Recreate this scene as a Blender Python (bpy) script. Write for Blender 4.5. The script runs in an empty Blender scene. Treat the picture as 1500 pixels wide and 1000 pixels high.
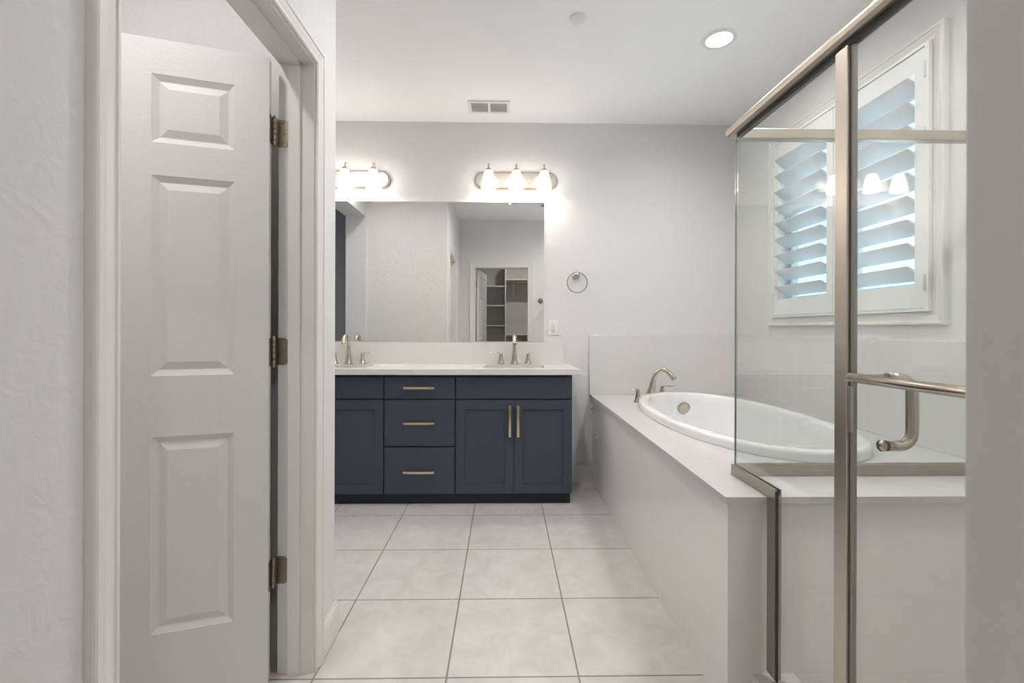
import bpy, bmesh, math, random
from mathutils import Vector, Matrix

scene = bpy.context.scene
COL = scene.collection
PI = math.pi
random.seed(4)

def lin(r, g, b):
    def c(v):
        v /= 255.0
        return v / 12.92 if v <= 0.04045 else ((v + 0.055) / 1.055) ** 2.4
    return (c(r), c(g), c(b), 1.0)

# ------------------------------------------------------------------ camera
TH, ROLL = 0.0179, 0.0028
cam_d = bpy.data.cameras.new('camera')
cam = bpy.data.objects.new('camera', cam_d)
COL.objects.link(cam)
scene.camera = cam
cam_d.sensor_width = 36.0
cam_d.sensor_fit = 'HORIZONTAL'
cam_d.lens = 668.07 / 1500.0 * 36.0
cam_d.shift_y = -(500 - 481.33) / 1500.0
cam_d.clip_start = 0.02
cam_d.dof.use_dof = True
cam_d.dof.focus_distance = 2.4
cam_d.dof.aperture_fstop = 6.0
_r0 = Vector((math.cos(TH), -math.sin(TH), 0)); _u0 = Vector((0, 0, 1)); _f = Vector((math.sin(TH), math.cos(TH), 0))
_r = _r0 * math.cos(ROLL) + _u0 * math.sin(ROLL)
_u = _u0 * math.cos(ROLL) - _r0 * math.sin(ROLL)
_M = Matrix((_r, _u, -_f)).transposed().to_4x4()
_M.translation = (0, 0, 1.2039)
cam.matrix_world = _M

# ------------------------------------------------------------------ world + exposure
scene.view_settings.view_transform = 'Standard'
scene.view_settings.look = 'None'
scene.view_settings.gamma = 1.0
scene.view_settings.use_curve_mapping = False
scene.view_settings.exposure = 0.54
world = bpy.data.worlds.new('sky')
scene.world = world
world.use_nodes = True
_bg = world.node_tree.nodes['Background']
_bg.inputs['Color'].default_value = (0.50, 0.75, 1.0, 1)
_bg.inputs['Strength'].default_value = 1.75
sun_d = bpy.data.lights.new('sun', 'SUN'); sun_d.energy = 15.5; sun_d.color = (0.78, 0.90, 1.0); sun_d.angle = 0.01
sun = bpy.data.objects.new('sun', sun_d); COL.objects.link(sun)
sun.rotation_euler = (0.25, -0.55, 0)      # high, from behind the house: lights the yard, not the room
CAN_W = 8.1         # watts of one recessed ceiling light
BULB_W = 1.0         # watts of one vanity bulb
SHADE_E = 6.0        # glow of the vanity glass shades
WARM = (1.0, 0.91, 0.80)
NEUTRAL = (1.0, 0.985, 0.965)

# ------------------------------------------------------------------ helpers
def new_bm():
    return bmesh.new()

def box(bm, x0, x1, y0, y1, z0, z1, M=None):
    v = [bm.verts.new((x, y, z)) for z in (z0, z1) for y in (y0, y1) for x in (x0, x1)]
    for f in ((0, 2, 3, 1), (4, 5, 7, 6), (0, 1, 5, 4), (2, 6, 7, 3), (0, 4, 6, 2), (1, 3, 7, 5)):
        bm.faces.new([v[i] for i in f])
    if M is not None:
        for q in v:
            q.co = M @ q.co
    return v

def bbox(bm, x0, x1, y0, y1, z0, z1, b=0.002, seg=2, M=None):
    t = bmesh.new()
    box(t, x0, x1, y0, y1, z0, z1)
    bmesh.ops.bevel(t, geom=list(t.edges), offset=b, segments=seg, affect='EDGES', profile=0.6)
    merge(bm, t, M)

def merge(bm, t, M=None):
    t.verts.ensure_lookup_table()
    mp = {}
    for v in t.verts:
        mp[v] = bm.verts.new(M @ v.co if M is not None else v.co)
    for f in t.faces:
        nf = bm.faces.new([mp[v] for v in f.verts])
        nf.smooth = f.smooth
    t.free()

def lathe(bm, prof, M=None, n=24, smooth=True, cap=True):
    """prof: list of (r, z); M places it"""
    rings = []
    for r, z in prof:
        ring = []
        if r < 1e-6:
            p = Vector((0, 0, z)); ring = [bm.verts.new(M @ p if M is not None else p)]
        else:
            for i in range(n):
                a = 2 * PI * i / n
                p = Vector((r * math.cos(a), r * math.sin(a), z))
                ring.append(bm.verts.new(M @ p if M is not None else p))
        rings.append(ring)
    for A, B in zip(rings, rings[1:]):
        for i in range(n):
            j = (i + 1) % n
            if len(A) == 1 and len(B) == 1: continue
            if len(A) == 1: f = bm.faces.new((A[0], B[j], B[i]))
            elif len(B) == 1: f = bm.faces.new((A[i], A[j], B[0]))
            else: f = bm.faces.new((A[i], A[j], B[j], B[i]))
            f.smooth = smooth
    if cap:
        for R in (rings[0], rings[-1]):
            if len(R) > 2: bm.faces.new(R)

def tube(bm, pts, rad, n=12, flat=1.0, side=None, caps=True):
    """swept tube through pts; rad number or list; flat squashes the section along its second axis"""
    pts = [Vector(p) for p in pts]
    if not isinstance(rad, (list, tuple)): rad = [rad] * len(pts)
    up = Vector(side) if side else None
    rings = []
    prev = None
    for i, p in enumerate(pts):
        t = (pts[min(i + 1, len(pts) - 1)] - pts[max(i - 1, 0)]).normalized()
        if prev is None:
            a = up or (Vector((0, 0, 1)) if abs(t.z) < 0.9 else Vector((1, 0, 0)))
            a = (a - t * a.dot(t)).normalized()
        else:
            a = (prev - t * prev.dot(t)).normalized()
        prev = a
        b = t.cross(a)
        rings.append([bm.verts.new(p + a * (rad[i] * flat * math.cos(2 * PI * k / n)) + b * (rad[i] * math.sin(2 * PI * k / n))) for k in range(n)])
    for A, B in zip(rings, rings[1:]):
        for k in range(n):
            f = bm.faces.new((A[k], A[(k + 1) % n], B[(k + 1) % n], B[k])); f.smooth = True
    if caps:
        bm.faces.new(rings[0]); bm.faces.new(rings[-1])

def smooth_path(pts, n=8):
    """Catmull-Rom through pts"""
    P = [Vector(p) for p in pts]
    P = [P[0] * 2 - P[1]] + P + [P[-1] * 2 - P[-2]]
    out = []
    for i in range(1, len(P) - 2):
        for k in range(n):
            t = k / n
            a, b, c, d = P[i - 1], P[i], P[i + 1], P[i + 2]
            out.append(0.5 * ((2 * b) + (c - a) * t + (2 * a - 5 * b + 4 * c - d) * t * t + (3 * b - a - 3 * c + d) * t ** 3))
    out.append(P[-2])
    return out

def lerp_list(vals, m):
    out = []
    for i in range(m):
        t = i / (m - 1) * (len(vals) - 1)
        k = min(int(t), len(vals) - 2)
        out.append(vals[k] + (vals[k + 1] - vals[k]) * (t - k))
    return out

def prism(bm, poly, axis, a0, a1):
    """poly of 2D points extruded along axis 'x','y' or 'z' from a0 to a1"""
    def P(p, a):
        if axis == 'x': return (a, p[0], p[1])
        if axis == 'y': return (p[0], a, p[1])
        return (p[0], p[1], a)
    A = [bm.verts.new(P(p, a0)) for p in poly]; B = [bm.verts.new(P(p, a1)) for p in poly]
    bm.faces.new(A); bm.faces.new(list(reversed(B)))
    for i in range(len(poly)):
        j = (i + 1) % len(poly)
        bm.faces.new((A[i], A[j], B[j], B[i]))

WLOC = {}
def obj(name, bm, mat, parent=None, sharp=40):
    """links bm (in world coordinates) as one mesh object with its origin at its base"""
    bmesh.ops.recalc_face_normals(bm, faces=list(bm.faces))
    xs = [v.co for v in bm.verts]
    lo = Vector((min(v.x for v in xs), min(v.y for v in xs), min(v.z for v in xs)))
    hi = Vector((max(v.x for v in xs), max(v.y for v in xs), max(v.z for v in xs)))
    org = Vector(((lo.x + hi.x) / 2, (lo.y + hi.y) / 2, lo.z))
    for v in bm.verts: v.co -= org
    me = bpy.data.meshes.new(name)
    bm.to_mesh(me); bm.free()
    if isinstance(mat, (list, tuple)):
        for m in mat: me.materials.append(m)
    else:
        me.materials.append(mat)
    o = bpy.data.objects.new(name, me)
    COL.objects.link(o)
    if parent is not None:
        o.parent = parent
        o.location = org - WLOC[parent.name]
    else:
        o.location = org
    WLOC[o.name] = org
    return o

def tag(o, label, cat, group=None):
    o['label'] = label; o['category'] = cat
    if group: o['group'] = group
    return o

def thing(name, label, cat, loc, group=None):
    o = bpy.data.objects.new(name, None)
    o.empty_display_size = 0.05
    COL.objects.link(o)
    o.location = loc
    WLOC[o.name] = Vector(loc)
    return tag(o, label, cat, group)

def struct(name, bm, mat, label=None):
    o = obj(name, bm, mat)
    o['kind'] = 'structure'
    if label: o['label'] = label
    return o

def T(x, y, z): return Matrix.Translation((x, y, z))
def RX(a): return Matrix.Rotation(a, 4, 'X')
def RY(a): return Matrix.Rotation(a, 4, 'Y')
def RZ(a): return Matrix.Rotation(a, 4, 'Z')

# ------------------------------------------------------------------ materials
def base_mat(name, col, rough=0.5, metal=0.0, spec=0.5, coat=0.0):
    m = bpy.data.materials.new(name); m.use_nodes = True
    b = m.node_tree.nodes['Principled BSDF']
    b.inputs['Base Color'].default_value = col
    b.inputs['Roughness'].default_value = rough
    b.inputs['Metallic'].default_value = metal
    b.inputs['Specular IOR Level'].default_value = spec
    b.inputs['Coat Weight'].default_value = coat
    return m, m.node_tree, b

def add_noise(nt, b, scale, amount, c0, c1, detail=4, vec=(1, 1, 1)):
    tc = nt.nodes.new('ShaderNodeTexCoord'); mp = nt.nodes.new('ShaderNodeMapping')
    mp.inputs['Scale'].default_value = vec
    nz = nt.nodes.new('ShaderNodeTexNoise'); nz.inputs['Scale'].default_value = scale; nz.inputs['Detail'].default_value = detail
    rp = nt.nodes.new('ShaderNodeValToRGB')
    rp.color_ramp.elements[0].position = 0.5 - amount; rp.color_ramp.elements[1].position = 0.5 + amount
    rp.color_ramp.elements[0].color = c0; rp.color_ramp.elements[1].color = c1
    nt.links.new(tc.outputs['Object'], mp.inputs['Vector']); nt.links.new(mp.outputs['Vector'], nz.inputs['Vector'])
    nt.links.new(nz.outputs['Fac'], rp.inputs['Fac']); nt.links.new(rp.outputs['Color'], b.inputs['Base Color'])
    return nz

def add_bump(nt, b, scale, strength, dist=0.002, vec=(1, 1, 1), ramp=None, detail=3, distort=0.0):
    tc = nt.nodes.new('ShaderNodeTexCoord'); mp = nt.nodes.new('ShaderNodeMapping')
    mp.inputs['Scale'].default_value = vec
    nz = nt.nodes.new('ShaderNodeTexNoise'); nz.inputs['Scale'].default_value = scale
    nz.inputs['Detail'].default_value = detail; nz.inputs['Distortion'].default_value = distort
    bp = nt.nodes.new('ShaderNodeBump'); bp.inputs['Strength'].default_value = strength; bp.inputs['Distance'].default_value = dist
    nt.links.new(tc.outputs['Object'], mp.inputs['Vector']); nt.links.new(mp.outputs['Vector'], nz.inputs['Vector'])
    src = nz.outputs['Fac']
    if ramp:
        rp = nt.nodes.new('ShaderNodeValToRGB')
        rp.color_ramp.elements[0].position, rp.color_ramp.elements[1].position = ramp
        nt.links.new(src, rp.inputs['Fac']); src = rp.outputs['Color']
    nt.links.new(src, bp.inputs['Height']); nt.links.new(bp.outputs['Normal'], b.inputs['Normal'])

MAT = {}
def paint(name, col, rough=0.7, bump=0.17):
    m, nt, b = base_mat(name, col, rough, spec=0.3)
    if bump: add_bump(nt, b, 21, bump, 0.004, ramp=(0.45, 0.62), detail=4, distort=0.6)
    MAT[name] = m
paint('wall_paint', lin(224, 223, 222))
paint('ceiling_paint', lin(248, 248, 248), 0.8, 0.08)
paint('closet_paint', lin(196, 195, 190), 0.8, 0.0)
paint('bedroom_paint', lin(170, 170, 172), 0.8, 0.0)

m, nt, b = base_mat('trim_paint', lin(229, 226, 222), 0.38, spec=0.45); add_bump(nt, b, 6, 0.03, 0.002); MAT['trim'] = m
m, nt, b = base_mat('door_paint', lin(226, 224, 221), 0.36, spec=0.45)
add_bump(nt, b, 20, 0.5, 0.002, vec=(3.0, 3.0, 26.0), detail=5, distort=1.2); MAT['door'] = m
m, nt, b = base_mat('shutter_paint', lin(236, 236, 235), 0.4, spec=0.4); add_bump(nt, b, 5, 0.02, 0.001); MAT['shutter'] = m
m, nt, b = base_mat('navy_paint', lin(64, 72, 86), 0.42, spec=0.4)
add_noise(nt, b, 9, 0.3, lin(62, 70, 83), lin(67, 76, 90), vec=(1, 1, 6)); add_bump(nt, b, 30, 0.05, 0.0006, vec=(1, 1, 8)); MAT['navy'] = m
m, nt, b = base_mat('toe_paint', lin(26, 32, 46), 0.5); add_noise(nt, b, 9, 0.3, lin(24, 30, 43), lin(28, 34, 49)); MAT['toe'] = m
m, nt, b = base_mat('quartz', lin(230, 226, 220), 0.12, spec=0.5)
add_noise(nt, b, 60, 0.35, lin(220, 218, 215), lin(226, 224, 222)); MAT['quartz'] = m
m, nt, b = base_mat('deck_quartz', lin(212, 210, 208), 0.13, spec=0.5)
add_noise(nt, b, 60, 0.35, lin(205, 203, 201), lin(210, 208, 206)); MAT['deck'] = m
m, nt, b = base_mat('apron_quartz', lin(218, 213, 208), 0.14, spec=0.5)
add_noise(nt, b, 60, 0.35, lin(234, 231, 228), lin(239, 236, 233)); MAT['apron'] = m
m, nt, b = base_mat('splash_quartz', lin(212, 210, 207), 0.16, spec=0.5)
add_noise(nt, b, 60, 0.35, lin(219, 218, 216), lin(223, 222, 220)); MAT['splash'] = m
m, nt, b = base_mat('acrylic', lin(240, 240, 239), 0.08, spec=0.5, coat=0.4); add_noise(nt, b, 3, 0.3, lin(239, 239, 238), lin(241, 241, 240)); MAT['acrylic'] = m
m, nt, b = base_mat('porcelain', lin(232, 228, 223), 0.1, spec=0.5, coat=0.3); add_noise(nt, b, 3, 0.3, lin(202, 195, 187), lin(206, 199, 191)); MAT['porcelain'] = m
m, nt, b = base_mat('white_plastic', lin(235, 233, 230), 0.35); add_noise(nt, b, 8, 0.3, lin(234, 232, 229), lin(236, 234, 231)); MAT['plastic'] = m
m, nt, b = base_mat('vent_grey', lin(225,225,225), 0.5); add_noise(nt, b, 8, 0.3, lin(222,222,222), lin(228,228,228)); MAT['vent'] = m  # even pale grey of the vent grilles and shutter hinges
m, nt, b = base_mat('glass_edge', lin(120, 138, 138), 0.15); add_noise(nt, b, 3, 0.3, lin(116, 134, 134), lin(124, 142, 142)); MAT['glass_edge'] = m
m, nt, b = base_mat('seal', lin(158, 154, 150), 0.35, metal=0.3); add_noise(nt, b, 20, 0.4, lin(146, 142, 138), lin(170, 166, 162), vec=(30, 30, 0.2)); MAT['seal'] = m
m, nt, b = base_mat('dark_slot', lin(60, 56, 52), 0.6); add_noise(nt, b, 8, 0.3, lin(58, 54, 50), lin(62, 58, 54)); MAT['dark'] = m

m, nt, b = base_mat('louver_paint', lin(238, 238, 238), 0.4, spec=0.4)       # thin white polymer blades let some daylight through
add_noise(nt, b, 3, 0.3, lin(237, 237, 237), lin(239, 239, 239))
_tl = nt.nodes.new('ShaderNodeBsdfTranslucent'); _tl.inputs['Color'].default_value = (0.9, 0.9, 0.9, 1)
_mx = nt.nodes.new('ShaderNodeMixShader'); _mx.inputs['Fac'].default_value = 0.5
_out = nt.nodes['Material Output']
nt.links.new(b.outputs['BSDF'], _mx.inputs[1]); nt.links.new(_tl.outputs['BSDF'], _mx.inputs[2]); nt.links.new(_mx.outputs['Shader'], _out.inputs['Surface'])
MAT['louver'] = m
def metal(name, col, rough, streak=(1, 1, 30)):
    m, nt, b = base_mat(name, col, rough, metal=1.0)
    add_noise(nt, b, 8, 0.4, tuple(c * 0.94 for c in col[:3]) + (1,), tuple(min(1, c * 1.05) for c in col[:3]) + (1,), vec=streak)
    MAT[name] = m
metal('nickel', lin(194, 184, 173), 0.22)
metal('brushed', lin(200, 190, 179), 0.36, (30, 1, 1))
metal('satin', lin(176, 167, 157), 0.34, (1, 30, 1))
metal('champagne', lin(222, 200, 172), 0.26)
metal('tilt', lin(150, 165, 175), 0.45)  # white tilt bars: shade and sky blue put into the colour
metal('hinge', lin(158, 146, 132), 0.38)
metal('chrome', lin(222, 222, 222), 0.08)
metal('steel', lin(150, 146, 142), 0.3, (1, 1, 1))
m, nt, b = base_mat('mirror_silver', (0.90, 0.905, 0.885, 1), 0.0, metal=1.0)
add_noise(nt, b, 1, 0.4, (0.895, 0.902, 0.88, 1), (0.905, 0.91, 0.89, 1)); MAT['mirror'] = m
m, nt, b = base_mat('rod_wood', lin(150, 112, 82), 0.5); add_noise(nt, b, 8, 0.3, lin(138, 100, 72), lin(160, 122, 92), vec=(1, 12, 12)); MAT['wood'] = m
m, nt, b = base_mat('stucco', lin(196, 205, 210), 0.9); add_noise(nt, b, 6, 0.3, lin(190, 199, 205), lin(202, 211, 216)); MAT['stucco'] = m
m, nt, b = base_mat('roof_tile', lin(120, 142, 152), 0.9); add_noise(nt, b, 6, 0.3, lin(110, 132, 142), lin(130, 152, 162), vec=(1, 1, 4)); MAT['roof'] = m
m, nt, b = base_mat('dirt', lin(170, 165, 158), 0.9); add_noise(nt, b, 4, 0.3, lin(160, 155, 148), lin(180, 175, 168)); MAT['dirt'] = m

def glass_mat(name, tint, ior=1.5, refl=1.0):
    """clear sheet glass: what goes through keeps straight on, the rest mirrors by Fresnel"""
    m = bpy.data.materials.new(name); m.use_nodes = True
    nt = m.node_tree; nt.nodes.clear()
    out = nt.nodes.new('ShaderNodeOutputMaterial'); mx = nt.nodes.new('ShaderNodeMixShader')
    tr = nt.nodes.new('ShaderNodeBsdfTransparent'); gl = nt.nodes.new('ShaderNodeBsdfGlossy')
    geo = nt.nodes.new('ShaderNodeNewGeometry')
    dt = nt.nodes.new('ShaderNodeVectorMath'); dt.operation = 'DOT_PRODUCT'
    nt.links.new(geo.outputs['Incoming'], dt.inputs[0]); nt.links.new(geo.outputs['Normal'], dt.inputs[1])
    def mth(op, a, b2=None):
        q = nt.nodes.new('ShaderNodeMath'); q.operation = op
        for i, v in enumerate((a, b2)):
            if v is None: continue
            if isinstance(v, (int, float)): q.inputs[i].default_value = v
            else: nt.links.new(v, q.inputs[i])
        return q.outputs[0]
    f0 = ((ior - 1) / (ior + 1)) ** 2        # Schlick's Fresnel, the same for both faces of the sheet
    fres = mth('ADD', mth('MULTIPLY', mth('POWER', mth('SUBTRACT', 1.0, mth('ABSOLUTE', dt.outputs['Value'])), 5.0), 1 - f0), f0)
    tc = nt.nodes.new('ShaderNodeTexCoord'); nz = nt.nodes.new('ShaderNodeTexNoise'); nz.inputs['Scale'].default_value = 3
    rp = nt.nodes.new('ShaderNodeValToRGB')
    rp.color_ramp.elements[0].color = tuple(c * 0.995 for c in tint[:3]) + (1,); rp.color_ramp.elements[1].color = tint
    nt.links.new(tc.outputs['Object'], nz.inputs['Vector']); nt.links.new(nz.outputs['Fac'], rp.inputs['Fac'])
    nt.links.new(rp.outputs['Color'], tr.inputs['Color'])
    gl.inputs['Roughness'].default_value = 0.0
    gl.inputs['Color'].default_value = (refl, refl, refl, 1)
    nt.links.new(fres, mx.inputs['Fac']); nt.links.new(tr.outputs['BSDF'], mx.inputs[1]); nt.links.new(gl.outputs['BSDF'], mx.inputs[2])
    nt.links.new(mx.outputs['Shader'], out.inputs['Surface'])
    MAT[name] = m
glass_mat('shower_glass', (0.960, 0.970, 0.963, 1))
glass_mat('window_glass', (0.96, 0.98, 0.98, 1))

def emit_mat(name, col, strength):
    m, nt, b = base_mat(name, (0.9, 0.88, 0.85, 1), 0.3)
    b.inputs['Emission Color'].default_value = tuple(col) + (1,)
    b.inputs['Emission Strength'].default_value = strength
    MAT[name] = m
emit_mat('shade_glow', (1.0, 0.945, 0.87), SHADE_E)
emit_mat('lens_glow', (1.0, 0.97, 0.93), 6.0)

# floor tile: 457 mm squares, grout lines where the photograph has them
m, nt, b = base_mat('floor_tile', lin(205, 198, 192), 0.30, spec=0.4)
geo = nt.nodes.new('ShaderNodeNewGeometry'); mp = nt.nodes.new('ShaderNodeMapping')
mp.inputs['Location'].default_value = (0.1944 + 0.457 * 20, -2.9478 + 0.457 * 20, 0)
bk = nt.nodes.new('ShaderNodeTexBrick'); bk.offset = 0.0; bk.squash = 1.0
bk.inputs['Scale'].default_value = 1.0; bk.inputs['Brick Width'].default_value = 0.457; bk.inputs['Row Height'].default_value = 0.457
bk.inputs['Mortar Size'].default_value = 0.0034; bk.inputs['Mortar Smooth'].default_value = 0.1; bk.inputs['Bias'].default_value = 0.0
bk.inputs['Color1'].default_value = lin(212, 208, 205); bk.inputs['Color2'].default_value = lin(208, 204, 201)
bk.inputs['Mortar'].default_value = lin(150, 136, 122)
nz = nt.nodes.new('ShaderNodeTexNoise'); nz.inputs['Scale'].default_value = 7.5; nz.inputs['Detail'].default_value = 10; nz.inputs['Roughness'].default_value = 0.65
nz.inputs['Distortion'].default_value = 0.8
rp = nt.nodes.new('ShaderNodeValToRGB'); rp.color_ramp.elements[0].position = 0.35; rp.color_ramp.elements[1].position = 0.65
rp.color_ramp.elements[0].color = (0.86, 0.853, 0.85, 1); rp.color_ramp.elements[1].color = (1.0, 1.0, 1.0, 1)
mul = nt.nodes.new('ShaderNodeMix'); mul.data_type = 'RGBA'; mul.blend_type = 'MULTIPLY'; mul.inputs['Factor'].default_value = 1.0
bp = nt.nodes.new('ShaderNodeBump'); bp.inputs['Strength'].default_value = 0.4; bp.inputs['Distance'].default_value = 0.002; bp.invert = True
nt.links.new(geo.outputs['Position'], mp.inputs['Vector']); nt.links.new(mp.outputs['Vector'], bk.inputs['Vector'])
nt.links.new(geo.outputs['Position'], nz.inputs['Vector']); nt.links.new(nz.outputs['Fac'], rp.inputs['Fac'])
nt.links.new(bk.outputs['Color'], mul.inputs['A']); nt.links.new(rp.outputs['Color'], mul.inputs['B'])
nt.links.new(mul.outputs['Result'], b.inputs['Base Color'])
nt.links.new(bk.outputs['Fac'], bp.inputs['Height']); nt.links.new(bp.outputs['Normal'], b.inputs['Normal'])
MAT['tile'] = m

# ------------------------------------------------------------------ room shell
ZC = 2.82
XL, XLB = -0.664, -0.775       # wall with the open white door: room side, far side
YB = 3.578                     # back wall
XR = 1.86                      # window wall
YF, YFB = 0.34, 0.22           # closet wall
XA = -1.60                     # alcove left wall
YT = 1.806                     # far end of the toilet-room wall

bm = new_bm(); box(bm, -4.8, 2.0, -1.9, 4.6, -0.1, 0.0); struct('floor', bm, MAT['tile'])
bm = new_bm(); box(bm, -4.8, 2.0, -1.9, 4.6, ZC, ZC + 0.1); struct('ceiling', bm, MAT['ceiling_paint'])
bm = new_bm(); box(bm, XA - 0.23, 2.0, YB, YB + 0.12, 0, ZC); struct('wall_back', bm, MAT['wall_paint'])
# left wall with its door opening, and the end wall that closes the toilet room
bm = new_bm()
box(bm, XLB, XL, YF, 0.777, 0, ZC); box(bm, XLB, XL, 1.62, YT, 0, ZC); box(bm, XLB, XL, 0.777, 1.62, 2.145, ZC)
struct('wall_left', bm, MAT['wall_paint'])
bm = new_bm(); box(bm, XA, XLB, 1.69, YT, 0, ZC); struct('wall_toilet_room', bm, MAT['wall_paint'])
# alcove wall with the open passage to the bedroom
bm = new_bm()
box(bm, XA - 0.23, XA, YFB, 1.84, 0, ZC); box(bm, XA - 0.23, XA, 2.95, YB, 0, ZC); box(bm, XA - 0.23, XA, 1.84, 2.95, 2.50, ZC)
struct('wall_alcove', bm, MAT['wall_paint'])
# window wall
WY0, WY1, WZ0, WZ1 = 1.935, 3.09, 1.285, 2.455
bm = new_bm()
box(bm, XR, XR + 0.14, YFB, WY0, 0, ZC); box(bm, XR, XR + 0.14, WY1, YB, 0, ZC)
box(bm, XR, XR + 0.14, WY0, WY1, 0, WZ0); box(bm, XR, XR + 0.14, WY0, WY1, WZ1, ZC)
struct('wall_right', bm, MAT['wall_paint'])
# closet wall (behind the camera's doorway)
CX0, CX1, CZ = -0.425, 0.354, 2.11
bm = new_bm()
box(bm, XA, CX0 - 0.02, YFB, YF, 0, ZC); box(bm, CX1 + 0.02, XR, YFB, YF, 0, ZC); box(bm, CX0 - 0.02, CX1 + 0.02, YFB, YF, CZ + 0.02, ZC)
struct('wall_front', bm, MAT['wall_paint'])
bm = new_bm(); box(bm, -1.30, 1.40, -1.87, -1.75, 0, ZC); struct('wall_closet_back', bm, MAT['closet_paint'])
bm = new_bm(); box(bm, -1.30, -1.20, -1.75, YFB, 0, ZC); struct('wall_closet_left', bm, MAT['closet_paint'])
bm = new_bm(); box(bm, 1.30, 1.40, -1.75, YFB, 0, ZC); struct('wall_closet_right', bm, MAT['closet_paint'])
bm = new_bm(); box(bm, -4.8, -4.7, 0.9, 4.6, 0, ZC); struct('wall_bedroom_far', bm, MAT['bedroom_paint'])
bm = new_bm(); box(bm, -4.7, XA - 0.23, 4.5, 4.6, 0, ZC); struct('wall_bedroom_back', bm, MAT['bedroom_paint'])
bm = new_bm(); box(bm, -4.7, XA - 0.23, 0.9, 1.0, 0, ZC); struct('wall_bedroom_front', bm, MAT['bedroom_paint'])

# ------------------------------------------------------------------ trim
CASING = [(0.0, 0.0), (0.0, 0.009), (0.004, 0.0125), (0.009, 0.0125), (0.012, 0.010), (0.016, 0.010), (0.034, 0.0145),
          (0.040, 0.0145), (0.0425, 0.0175), (0.046, 0.019), (0.052, 0.019), (0.0555, 0.017), (0.057, 0.013), (0.057, 0.0)]
def casing(bm, a0, a1, z0, z1, place, closed=False, prof=CASING):
    """mitred moulding around an opening; place(a, z, t) -> world point"""
    loops = []
    for w, t in prof:
        c = [(a0 - w, z0 - (w if closed else 0)), (a0 - w, z1 + w), (a1 + w, z1 + w), (a1 + w, z0 - (w if closed else 0))]
        loops.append([bm.verts.new(place(a, z, t)) for a, z in c])
    for A, B in zip(loops, loops[1:] + loops[:1]):
        for i in range(4 if closed else 3):
            j = (i + 1) % 4
            bm.faces.new((A[i], A[j], B[j], B[i]))
    if not closed:
        bm.faces.new([l[0] for l in loops]); bm.faces.new([l[3] for l in loops])

JY0, JY1, JZ = 0.797, 1.602, 2.125
bm = new_bm(); casing(bm, JY0 - 0.006, JY1 + 0.006, 0, JZ + 0.006, lambda a, z, t: (XL + t, a, z)); struct('trim_1', bm, MAT['trim'])
bm = new_bm()      # jamb and stop of the open white door
box(bm, XLB - 0.010, XL, JY0 - 0.02, JY0, 0, JZ); box(bm, XLB - 0.010, XL, JY1, JY1 + 0.018, 0, JZ); box(bm, XLB - 0.010, XL, JY0 - 0.02, JY1 + 0.018, JZ, JZ + 0.02)
bbox(bm, -0.748, -0.709, JY0, JY0 + 0.011, 0, JZ, 0.002); bbox(bm, -0.748, -0.709, JY1 - 0.011, JY1, 0, JZ, 0.002); bbox(bm, -0.748, -0.709, JY0, JY1, JZ - 0.011, JZ, 0.002)
struct('trim_2', bm, MAT['trim'])
bm = new_bm(); casing(bm, JY0 - 0.006, JY1 + 0.006, 0, JZ + 0.006, lambda a, z, t: (XLB - t, a, z)); struct('trim_3', bm, MAT['trim'])
bm = new_bm(); casing(bm, CX0 - 0.006, CX1 + 0.006, 0, CZ + 0.006, lambda a, z, t: (a, YF + t, z), prof=[(w * 1.4, t) for w, t in CASING]); struct('trim_4', bm, MAT['trim'])
bm = new_bm()
box(bm, CX0 - 0.02, CX0, YFB, YF, 0, CZ); box(bm, CX1, CX1 + 0.02, YFB, YF, 0, CZ); box(bm, CX0 - 0.02, CX1 + 0.02, YFB, YF, CZ, CZ + 0.02)
struct('trim_5', bm, MAT['trim'])

BP = [(0, 0), (0.014, 0), (0.014, 0.095), (0.011, 0.104), (0.011, 0.110), (0.006, 0.118), (0.004, 0.128), (0, 0.128)]
bm = new_bm(); prism(bm, [(YB - t, z) for t, z in BP], 'x', 0.478, 0.697); struct('baseboard_back', bm, MAT['trim'])
bm = new_bm(); prism(bm, [(XL + t, z) for t, z in BP], 'y', JY1 + 0.064, YT + 0.014); prism(bm, [(YT + t, z) for t, z in BP], 'x', XA, XL)
struct('baseboard_left', bm, MAT['trim'])
bm = new_bm(); prism(bm, [(XL + t, z) for t, z in BP], 'y', YF, JY0 - 0.064); struct('baseboard_left_near', bm, MAT['trim'])
bm = new_bm(); prism(bm, [(YF + t, z) for t, z in BP], 'x', XL + 0.014, CX0 - 0.09); prism(bm, [(YF + t, z) for t, z in BP], 'x', CX1 + 0.09, 0.765); struct('baseboard_front', bm, MAT['trim'])

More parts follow.
